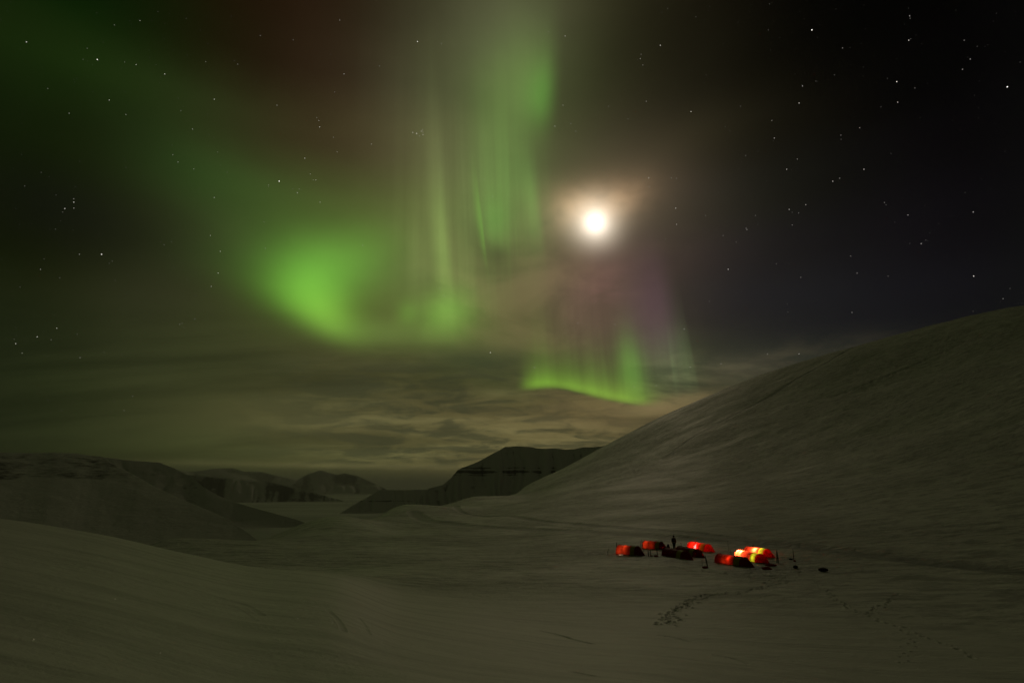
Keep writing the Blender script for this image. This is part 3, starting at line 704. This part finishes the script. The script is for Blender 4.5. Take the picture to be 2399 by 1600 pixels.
# ------------------------------------------------------------------ mesh helpers for the camp
def tube(bm, p, q, r0, r1=None, seg=6, cap=True):
    p, q = Vector(p), Vector(q); r1 = r0 if r1 is None else r1; ax = (q-p).normalized()
    u = ax.orthogonal().normalized(); v = ax.cross(u)
    a_ = [bm.verts.new(p + (u*math.cos(2*math.pi*i/seg) + v*math.sin(2*math.pi*i/seg))*r0) for i in range(seg)]
    b_ = [bm.verts.new(q + (u*math.cos(2*math.pi*i/seg) + v*math.sin(2*math.pi*i/seg))*r1) for i in range(seg)]
    for i in range(seg): bm.faces.new((a_[i], a_[(i+1) % seg], b_[(i+1) % seg], b_[i]))
    if cap: bm.faces.new(a_[::-1]); bm.faces.new(b_)
def loft(name, rings, mat, parent, closed=False, cap=False, skip=None):
    bm = bmesh.new(); vs = [[bm.verts.new(p) for p in r] for r in rings]
    for k_, (a_, b_) in enumerate(zip(vs[:-1], vs[1:])):
        n = len(a_)
        for i in range(n if closed else n-1):
            if skip and skip(k_, i): continue
            bm.faces.new((a_[i], a_[(i+1) % n], b_[(i+1) % n], b_[i]))
    if cap: bm.faces.new(vs[0][::-1]); bm.faces.new(vs[-1])
    for v_ in [v_ for v_ in bm.verts if not v_.link_faces]: bm.verts.remove(v_)
    bmesh.ops.recalc_face_normals(bm, faces=bm.faces)
    return bm_obj(name, bm, mat, parent)

# ------------------------------------------------------------------ tunnel tents
def tent(p0, p1, label, H=1.15, W=1.45, band=(0.58, 0.73), lamps=(), door=False, wall=False, porch_light_block=False):
    """p0: rear end on the snow, p1: porch end nearer to us"""
    p0 = np.array(p0); p1 = np.array(p1); L = float(np.hypot(*(p1-p0))); yaw = math.atan2(p1[1]-p0[1], p1[0]-p0[0])
    z0, z1 = sample_z(*p0), sample_z(*p1); z = (z0+z1)/2
    t = thing('tunnel_tent', label, 'tent', (p0[0], p0[1], z0 - 0.03), 0, 'tunnel tents of the camp')
    t.rotation_euler = (0, -math.atan2(z1-z0, L), yaw)
    def ring(s, extra=0.0):
        # height and width of the tunnel along its length: steep rear, hoops at 3 places, long sloping porch
        rear = min(1.0, s/0.10); porch = min(1.0, (1-s)/0.24)
        h = H*min(0.06+0.94*math.sin(rear*math.pi/2)**0.9, 0.04+0.96*porch)
        w = W*min(0.30+0.70*math.sin(rear*math.pi/2), 0.12+0.88*porch**0.9)
        sag = 1 - 0.045*abs(math.sin(math.pi*(s-0.10)/0.233)) if 0.1 < s < 0.76 else 1.0
        h *= sag; out = []
        for i in range(19):
            a_ = math.pi*i/18
            out.append((s*L, math.copysign(abs(math.cos(a_))**0.85, math.cos(a_))*(w/2+extra), math.sin(a_)**0.9*(h+extra)))
        return out
    b0, b1 = band
    sp = lambda a_, b_, n: [ring(a_+(b_-a_)*k/n) for k in range(n+1)]
    # the open doorway narrows from the ground up to its apex
    opening = (lambda k, i: 12 <= i and abs(k - 20.0) <= (i - 11)*0.55) if door else None
    loft('fly_sheet', sp(0.0, b0, 30), m_red, t, skip=opening)
    if wall:
        bm = bmesh.new(); bm.faces.new([bm.verts.new(p) for p in [(p[0], p[1]*.97, p[2]*.97) for p in ring(b0-0.02)]]); bm_obj('inner_wall_light_block', bm, m_seam, t)
    loft('yellow_panel', sp(b0, b1, 8), m_yel, t)
    loft('porch', sp(b1, 1.0, 18), m_red, t)
    if porch_light_block:  # unseen cloth wall added to dim lamp light reaching the porch
        bm = bmesh.new(); bm.faces.new([bm.verts.new(p) for p in [(p[0], p[1]*.97, p[2]*.97) for p in ring(b1+0.01)]]); bm_obj('inner_wall_light_block', bm, m_red, t)
    for s in (0.10, 0.32, 0.54, 0.76):
        bm = bmesh.new(); r = ring(s, 0.012)
        for a_, b_ in zip(r[:-1], r[1:]): tube(bm, a_, b_, 0.012, seg=5, cap=False)
        bm_obj('pole_sleeve', bm, m_seam, t)
    bm = bmesh.new()                                  # snow flap lying along both sides
    fl_pts = [(s, ring(s)) for s in np.linspace(0.03, 0.97, 24)]
    for side in (0, 18):
        sgn = 1 if side == 0 else -1; prev = None
        for s, r in fl_pts:
            x, y, _ = r[side]; a_ = bm.verts.new((x, y-0.01*sgn, 0.05)); b_ = bm.verts.new((x, y+sgn*(0.16+0.04*math.sin(s*37)), 0.012))
            if prev: bm.faces.new((prev[0], a_, b_, prev[1]))
            prev = (a_, b_)
    bm_obj('snow_flap', bm, m_seam, t)
    for s, sy in ((0.10, 1), (0.10, -1), (0.566, 1), (0.566, -1), (0.8, 1), (0.8, -1)):
        bm = bmesh.new(); r = ring(s)[5 if sy > 0 else 13]
        tube(bm, r, (s*L + (-.5 if s < .3 else .25), sy*(W/2+0.95), 0.02), 0.004, seg=4); bm_obj('guy_line', bm, m_line, t, False)
    if door: loft('door_flap', [ring(k*b0/30, -0.015) for k in range(31)], m_pale, t, skip=lambda k, i: not opening(k, i))
    for (s, idx, gap, pw, colr_, rad) in lamps:       # lamps hung a hand or two inside the cloth
        ld = bpy.data.lights.new('tent_lamp', 'POINT'); ld.energy = pw*2.6; ld.color = colr_; ld.shadow_soft_size = rad
        lo_ = bpy.data.objects.new('tent_lamp', ld); COL.objects.link(lo_); lo_.parent = t
        q = ring(s)[idx]; rr = math.hypot(q[1], q[2]); f_in = (rr-gap)/rr; lo_.location = (s*L, q[1]*f_in, q[2]*f_in)
    return t
WARM = (1.0, 0.72, 0.42); REDL = (1.0, 0.10, 0.085); WHT = (1.0, 0.80, 0.55)
hp = lambda a_, b_: (hit(*a_), hit(*b_))
tent(*hp((1446, 1296), (1511, 1301)), 'leftmost orange glowing tunnel tent with olive band', H=1.1, wall=True, band=(.59, .74), lamps=[(0.36, 11, 0.25, 3.5, WARM, .05), (0.2, 14, 0.45, 5, WARM, .1), (0.38, 14, 0.3, 1.5, WARM, .1)])
tent(*hp((1506, 1283), (1565, 1287)), 'orange lit tunnel tent behind the leftmost one, ski poles at its left end', H=1.0, wall=True, band=(.59, .74), lamps=[(0.20, 11, 0.3, 3.0, WARM, .06), (0.16, 14, .4, 3, WARM, .1), (0.45, 14, .35, 1.2, WARM, .1)])
tent(*hp((1556, 1299), (1624, 1312)), 'unlit dark maroon tunnel tent in front of the standing person', H=0.93, band=(.59, .74))
tent(*hp((1588, 1294), (1651, 1307)), 'unlit dark tunnel tent partly hidden between the front maroon tent and the bright red tent', H=0.9, band=(.59, .74))
tent(*hp((1614, 1284), (1675, 1293)), 'bright scarlet tunnel tent lit by a red lamp with a pale door flap', H=0.92, band=(.59, .74), lamps=[(0.28, 12, 0.35, 45, REDL, .12), (0.42, 14, 0.35, 28, REDL, .1)], door=True)
tent(*hp((1746, 1297), (1816, 1306)), 'rear right tunnel tent with a white hot glow in its middle and lime band', H=0.92, porch_light_block=True, band=(.59, .74), lamps=[(0.44, 12, 0.16, 200, WHT, .03)])
tent(*hp((1728, 1305), (1803, 1321)), 'brightest tunnel tent glowing white at its left end with bright lime band', H=0.92, porch_light_block=True, band=(.59, .74), lamps=[(0.12, 11, 0.14, 300, WHT, .05), (0.23, 11, 0.14, 300, WHT, .05), (0.66, 14, 0.3, 10, WARM, .06)])
tent(*hp((1679, 1315), (1768, 1329)), 'nearest tunnel tent with a red glow spot in its middle', H=0.94, wall=True, band=(.59, .74), lamps=[(0.44, 13, 0.22, 6, (1, .35, .2), .06), (0.32, 16, 0.3, 1.6, (1, .5, .2), .06)])

# ------------------------------------------------------------------ poles, skis and gear
def ground_at(px, py):
    x, y = hit(px, py); return x, y, sample_z(x, y)
def ski_pole(px, py, h, label, lean=0.0, mat=None, grp='ski poles stuck upright in the snow'):
    x, y, z = ground_at(px, py)
    t = thing('ski_pole', label, 'ski pole', (x, y, z-0.12), random.uniform(0, 6), grp); t.rotation_euler = (0, lean, 0)
    bm = bmesh.new(); tube(bm, (0, 0, 0), (0, 0, h-.02), 0.012, 0.014, 6); bm_obj('shaft', bm, mat or m_pole, t)
    bm = bmesh.new(); tube(bm, (0, 0, h-.04), (0, 0, h+.12), 0.017, 0.021, 8); bm_obj('grip', bm, mat or m_black, t)
    bm = bmesh.new(); tube(bm, (0, 0, 0.16), (0, 0, 0.175), 0.055, 0.045, 10); bm_obj('basket', bm, mat or m_black, t)
    return t
def ski(px, py, h, label, lean=0.0, mat=None):
    x, y, z = ground_at(px, py)
    t = thing('ski', label, 'ski', (x, y, z-0.2), 0.0, 'skis planted upright in the snow'); t.rotation_euler = (0.03, lean, random.uniform(-.6, .6))
    rings = []
    for k in range(25):
        s = k/24; w = 0.052*(0.45+0.55*math.sin(math.pi*min(1, s*1.12+.05))**.3) if s < .97 else .018; w = max(w*(1 if s < .93 else (1-s)/.07*.8+.2), .008)
        bend = 0.0 if s < .86 else 0.9*(s-.86)**1.5
        zz = s*h; th = 0.007
        rings.append([(-w, bend-th, zz), (w, bend-th, zz), (w, bend+th, zz), (-w, bend+th, zz)])
    loft('ski_blade', rings, mat or m_ski, t, closed=True, cap=True)
    bm = bmesh.new(); bmesh.ops.create_cube(bm, size=1, matrix=Matrix.Translation((0, -.03, h*.47)) @ Matrix.Diagonal((.06, .035, .13, 1)))
    bmesh.ops.bevel(bm, geom=bm.edges, offset=.008, segments=2); bm_obj('binding', bm, m_black, t)
    return t
ski(1445, 1287, 1.20, 'lone ski standing just behind the left end of the leftmost tent')
ski(1502, 1285, 1.25, 'shorter thin ski planted at the left end of the second orange tent', -0.05)
ski(1507, 1286, 1.5, 'taller dark ski planted at the left end of the second orange tent', -0.10)
ski_pole(1422, 1301, 0.85, 'leaning pole in the trampled snow left of all the tents', 0.25)
ski_pole(1428, 1303, 0.65, 'short leaning pole left of all the tents, nearer the leftmost tent', -0.3)
ski(1519, 1303, 1.17, 'ski in front of the second orange tent, first of three')
ski(1524, 1303, 1.05, 'ski in front of the second orange tent, middle of three')
ski(1540, 1301, 1.17, 'ski in front of the second orange tent, right of the other two')
ski_pole(1573, 1288, 0.85, 'thin pole left of the standing person')
ski_pole(1598, 1282, 0.6, 'short leaning pole behind the camp, right of the standing person', -.2)
ski(1630, 1284, 1.28, 'ski with red lamp glow in its colour, behind the bright scarlet tent', 0.0, m_redlit)
ski_pole(1655, 1329, 1.15, 'pole beside the red bag between the dark tents and the nearest tent', -.03)
ski(1659, 1330, 1.45, 'dark ski behind the red bag, nearest to the nearest tent', -.15)
ski_pole(1645, 1328, 0.7, 'thin pole left of the red bag in front of the dark tents', .05)
ski_pole(1707, 1290, 1.25, 'tall thin pole standing alone between the scarlet and the rear right tent')
ski_pole(1713, 1298, 0.55, 'short pole in the snow left of the brightest tent', -.1)
ski(1766, 1291, 1.10, 'ski rising behind the white glowing spot of the rear right tent')
ski(1820, 1318, 1.45, 'dark ski right of the rear right tent, left of a close pair', .06)
ski(1824, 1319, 1.60, 'dark ski right of the rear right tent, right of a close pair', -.05)
ski(1860, 1314, 1.50, 'lone tall ski standing farthest right in the camp')
ski_pole(1749, 1331, 0.55, 'short pole at the porch of the nearest tent', .3)
ski_pole(1758, 1334, 0.6, 'short dark pole at the porch end of the nearest tent, right one', -.1)
ski_pole(1753, 1318, 0.9, 'left one of two poles before the orange side of the brightest tent')
ski_pole(1759, 1319, 0.9, 'right one of two poles before the orange side of the brightest tent')

# dark draped thing by the second tent
def bag(px, py, L, W, Hh, rz, mat, label, name='gear_bag', cat='bag', straps=True, lump=0.0, sink=0.02, seed=0):
    x, y, z = ground_at(px, py)
    t = thing(name, label, cat, (x, y, z-sink), rz)
    rings = []; rs = random.Random(seed)
    for k in range(15):
        s = k/14; r = math.sin(math.pi*min(max(s*.94+.03, 0), 1))**0.38; j = 1+lump*rs.uniform(-1, 1)
        rings.append([((s-.5)*L, math.cos(a_)*W/2*r*j, Hh/2 + math.copysign(abs(math.sin(a_))**.8, math.sin(a_))*Hh/2*r*(j if math.sin(a_) > 0 else 1)) for a_ in [2*math.pi*i/16 for i in range(16)]])
    loft('bag_body', rings, mat, t, closed=True, cap=True)
    if straps:
        for s in (-.22, .22):
            bm = bmesh.new(); pr = None
            for i in range(17):
                a_ = math.pi*i/16; p = (s*L, math.cos(a_)*(W/2+.008), Hh/2+math.sin(a_)*(Hh/2+.008)*1.03)
                a1 = bm.verts.new((p[0]-.02, p[1], p[2])); b1 = bm.verts.new((p[0]+.02, p[1], p[2]))
                if pr: bm.faces.new((pr[0], a1, b1, pr[1]))
                pr = (a1, b1)
            bm_obj('strap', bm, m_black, t)
        bm = bmesh.new(); pts = [(-.1*L, 0, Hh), (-.06*L, 0, Hh+.06), (.06*L, 0, Hh+.06), (.1*L, 0, Hh)]
        for a_, b_ in zip(pts[:-1], pts[1:]): tube(bm, a_, b_, .012, seg=5)
        bm_obj('handle', bm, m_black, t)
    return t
bag(1929, 1338, 0.85, .38, .34, -.25, m_black, 'long black gear bag lying alone on the snow, farthest right of the camp', seed=3, lump=.06)
bag(1864, 1331, 0.48, .40, .30, .3, m_black, 'short rounded black bag on the snow right of the tents', seed=4, lump=.08)
bag(1537, 1304, 0.55, .32, .22, -.5, m_bagred, 'small dark red bag lying on the snow right of the leftmost tent', seed=5, lump=.05)
bag(1527, 1303, 0.30, .26, .20, .4, m_pink, 'small pale bag lying in front of the second orange tent', seed=6, lump=.05, straps=False)
bag(1652, 1331, 0.6, .36, .24, .2, m_bagred, 'red bag lying on the snow among upright skis left of the nearest tent', seed=7, lump=.06)
bag(1806, 1326, 1.15, .42, .26, -.12, m_bagred, 'long dark red bag lying at the porch of the brightest tent', seed=8, lump=.05)
bag(1853, 1311, 0.42, .24, .16, -.6, m_black, 'small black bag on the snow left of the farthest right ski', seed=9, lump=.05)
bag(1862, 1315, 0.30, .22, .18, .3, m_bagred, 'small red bag at the foot of the farthest right ski', seed=10, lump=.05, straps=False)
bag(1566, 1291, 0.40, .36, .85, .1, m_black, 'black backpack standing upright at the right end of the second orange tent', name='backpack', cat='backpack', seed=11, lump=.05)
# pulk sled
def pulk(px, py, rz, label):
    x, y, z = ground_at(px, py); t = thing('pulk_sled', label, 'sled', (x, y, z-.01), rz)
    rings = []; n = 20; L = 0.98
    for k in range(n+1):
        s = k/n; w = .24*(1 - .55*max(0, (s-.7)/.3)**2); lift = .16*max(0, (s-.75)/.25)**2; h = .17
        rings.append([((s-.5)*L, yy*w, lift+zz*h) for yy, zz in ((-1.12, 1), (-1.03, .8), (-.9, .15), (-.7, 0), (0, .02), (.7, 0), (.9, .15), (1.03, .8), (1.12, 1), (1.0, 1.0), (.85, .3), (0, .12), (-.85, .3), (-1.0, 1.0))])
    loft('sled_shell', rings, m_sled, t, closed=True, cap=True)
    rings = []
    for k in range(15):
        s = k/14; r = math.sin(math.pi*(s*.94+.03))**.4
        rings.append([((s-.5)*L*.82, math.cos(a_)*.2*r, .17+math.sin(a_)*.13*r) for a_ in [2*math.pi*i/14 for i in range(14)]])
    loft('sled_cover', rings, m_bagred, t, closed=True, cap=True)
    bm = bmesh.new()
    for sy in (-.1, .1): tube(bm, (L*.48, sy, .17), (L*.48+.9, sy*1.6, .05), .01, seg=5)
    bm_obj('pull_rod', bm, m_pole, t)
pulk(1796, 1334, math.pi+.1, 'red pulk sled on the snow in front of the long dark red bag')

# ------------------------------------------------------------------ the person
def skin_mesh(name, verts, edges, radii, mat, parent, root=0, sub=2):
    me = bpy.data.meshes.new(name); me.from_pydata(verts, edges, [])
    o = link_mesh(name, me, mat, parent)
    md = o.modifiers.new('skin', 'SKIN'); md.use_smooth_shade = True
    for i, r in enumerate(radii):
        sv = me.skin_vertices[0].data[i]; sv.radius = (r, r) if not isinstance(r, tuple) else r; sv.use_root = (i == root)
    ss = o.modifiers.new('sub', 'SUBSURF'); ss.levels = sub; ss.render_levels = sub
    return o
def person():
    x, y, z = ground_at(1580, 1288)
    t = thing('person', 'standing person in dark clothing behind the tents, arms at the sides', 'person', (x, y, z), math.pi*0.94)
    k = 0.98
    V = {}; E = []; Rr = {}
    def add(n, p, r, par=None):
        V[n] = tuple(c_*k for c_ in p); Rr[n] = r if not isinstance(r, tuple) else r
        if par: E.append((par, n))
    add('pel', (0, 0, .95), (.15, .11)); add('wai', (0, 0, 1.10), (.135, .10), 'pel'); add('che', (0, .0, 1.30), (.165, .12), 'wai'); add('upc', (0, 0, 1.43), (.15, .10), 'che')
    add('nec', (0, -.01, 1.52), .06, 'upc'); add('jaw', (0, -.02, 1.60), .075, 'nec'); add('hed', (0, -.01, 1.68), (.082, .098), 'jaw'); add('top', (0, 0, 1.74), .06, 'hed')
    for s, n in ((-1, 'l'), (1, 'r')):
        add(n+'hip', (s*.09, 0, .88), .095, 'pel'); add(n+'kne', (s*.085, -.02 if s > 0 else .0, .48), .062, n+'hip'); add(n+'ank', (s*.08, .03 + (.06 if s < 0 else -.03), .10), .045, n+'kne')
        add(n+'toe', (s*.10, -.10 + (.06 if s < 0 else -.03), .045), .038, n+'ank')
        add(n+'sho', (s*.19, 0, 1.42), .06, 'upc'); add(n+'elb', (s*.245, .02, 1.14), .043, n+'sho'); add(n+'wri', (s*.225, -.06, .90), .03, n+'elb'); add(n+'pal', (s*.222, -.075, .82), (.022, .038), n+'wri')
    keys = list(V)
    def part(name, sub, grow, mat, root):
        ks = [q for q in keys if q in sub]; es = [(ks.index(a_), ks.index(b_)) for a_, b_ in E if a_ in sub and b_ in sub]
        rr = [tuple(v+grow for v in Rr[q]) if isinstance(Rr[q], tuple) else Rr[q]+grow for q in ks]
        return skin_mesh(name, [V[q] for q in ks], es, rr, mat, t, ks.index(root))
    body = part('body', set(keys), 0, m_skin, 'pel')
    part('jacket', {'pel', 'wai', 'che', 'upc', 'lsho', 'rsho', 'lelb', 'relb', 'lwri', 'rwri', 'nec'}, .035, m_cloth, 'pel')
    part('trousers', {'pel', 'lhip', 'rhip', 'lkne', 'rkne', 'lank', 'rank'}, .022, m_cloth, 'pel')
    for n in 'lr': part('boot', {n+'ank', n+'toe'}, .022, m_black, n+'ank')
    bm = bmesh.new(); bmesh.ops.create_uvsphere(bm, u_segments=20, v_segments=14, radius=.125, matrix=Matrix.Translation((0, .015, 1.72*k)) @ Matrix.Diagonal((.95, 1.08, 1.0, 1)))
    for v_ in [v_ for v_ in bm.verts if v_.co.z < 1.66*k]: v_.co.z = 1.66*k
    bm_obj('hat', bm, m_cloth, t)
    for s in (-1, 1):
        wp = Vector((s*.222, -.075, .82))*k; fv = []; fe = []; fr = []
        for q, (dy, L) in enumerate(((-.030, .068), (-.010, .078), (.010, .073), (.028, .058))):
            b_ = len(fv); fv += [wp+Vector((0, dy, .01)), wp+Vector((-s*.004, dy, -.035)), wp+Vector((-s*.014, dy-.004, -.035-L*.5)), wp+Vector((-s*.032, dy-.008, -.035-L*.85))]
            fe += [(b_, b_+1), (b_+1, b_+2), (b_+2, b_+3)]; fr += [.012, .0105, .0095, .008]
        b_ = len(fv); fv += [wp+Vector((0, -.02, .03)), wp+Vector((-s*.015, -.052, .0)), wp+Vector((-s*.022, -.066, -.035))]; fe += [(b_, b_+1), (b_+1, b_+2)]; fr += [.013, .011, .009]
        g2 = skin_mesh('glove', [tuple(v_) for v_ in fv], fe, fr, m_glove, t, 0, 1)
        for i in (4, 8, 12, b_): g2.data.skin_vertices[0].data[i].use_root = True
    bm = bmesh.new(); tube(bm, (0, -.105*k, 1.66*k), (0, -.135*k, 1.635*k), .014, .017, 6); bm_obj('nose', bm, m_skin, t)
    for s in (-1, 1):
        bm = bmesh.new(); bmesh.ops.create_uvsphere(bm, u_segments=8, v_segments=6, radius=.013, matrix=Matrix.Translation((s*.033, -.10*k, 1.685*k))); bm_obj('eye', bm, m_black, t)
    bm = bmesh.new(); tube(bm, (-.025, -.098*k, 1.60*k), (.025, -.098*k, 1.60*k), .006, seg=6); bm_obj('mouth', bm, m_seam, t)
    return t
person()

# ------------------------------------------------------------------ thin air haze
bm = bmesh.new(); bmesh.ops.create_cube(bm, size=1.0)
for v_ in bm.verts:
    v_.co = Vector((v_.co.x*2*95000, v_.co.y*2*95000, (ZC-190) if v_.co.z < 0 else (ZC+420)))
haze = bm_obj('haze', bm, None, None, False); haze['kind'] = 'stuff'; tag(haze, 'thin night haze filling the valley', 'haze')
m = bpy.data.materials.new('night_air'); m.use_nodes = True; m.node_tree.nodes.clear(); S.nt = m.node_tree
pv = S.nt.nodes.new('ShaderNodeVolumePrincipled'); pv.inputs['Color'].default_value = (0.85, 0.87, 0.85, 1); pv.inputs['Density'].default_value = 5e-5; pv.inputs['Anisotropy'].default_value = 0.2
o_ = S.nt.nodes.new('ShaderNodeOutputMaterial'); S.nt.links.new(pv.outputs[0], o_.inputs['Volume'])
haze.data.materials.append(m)
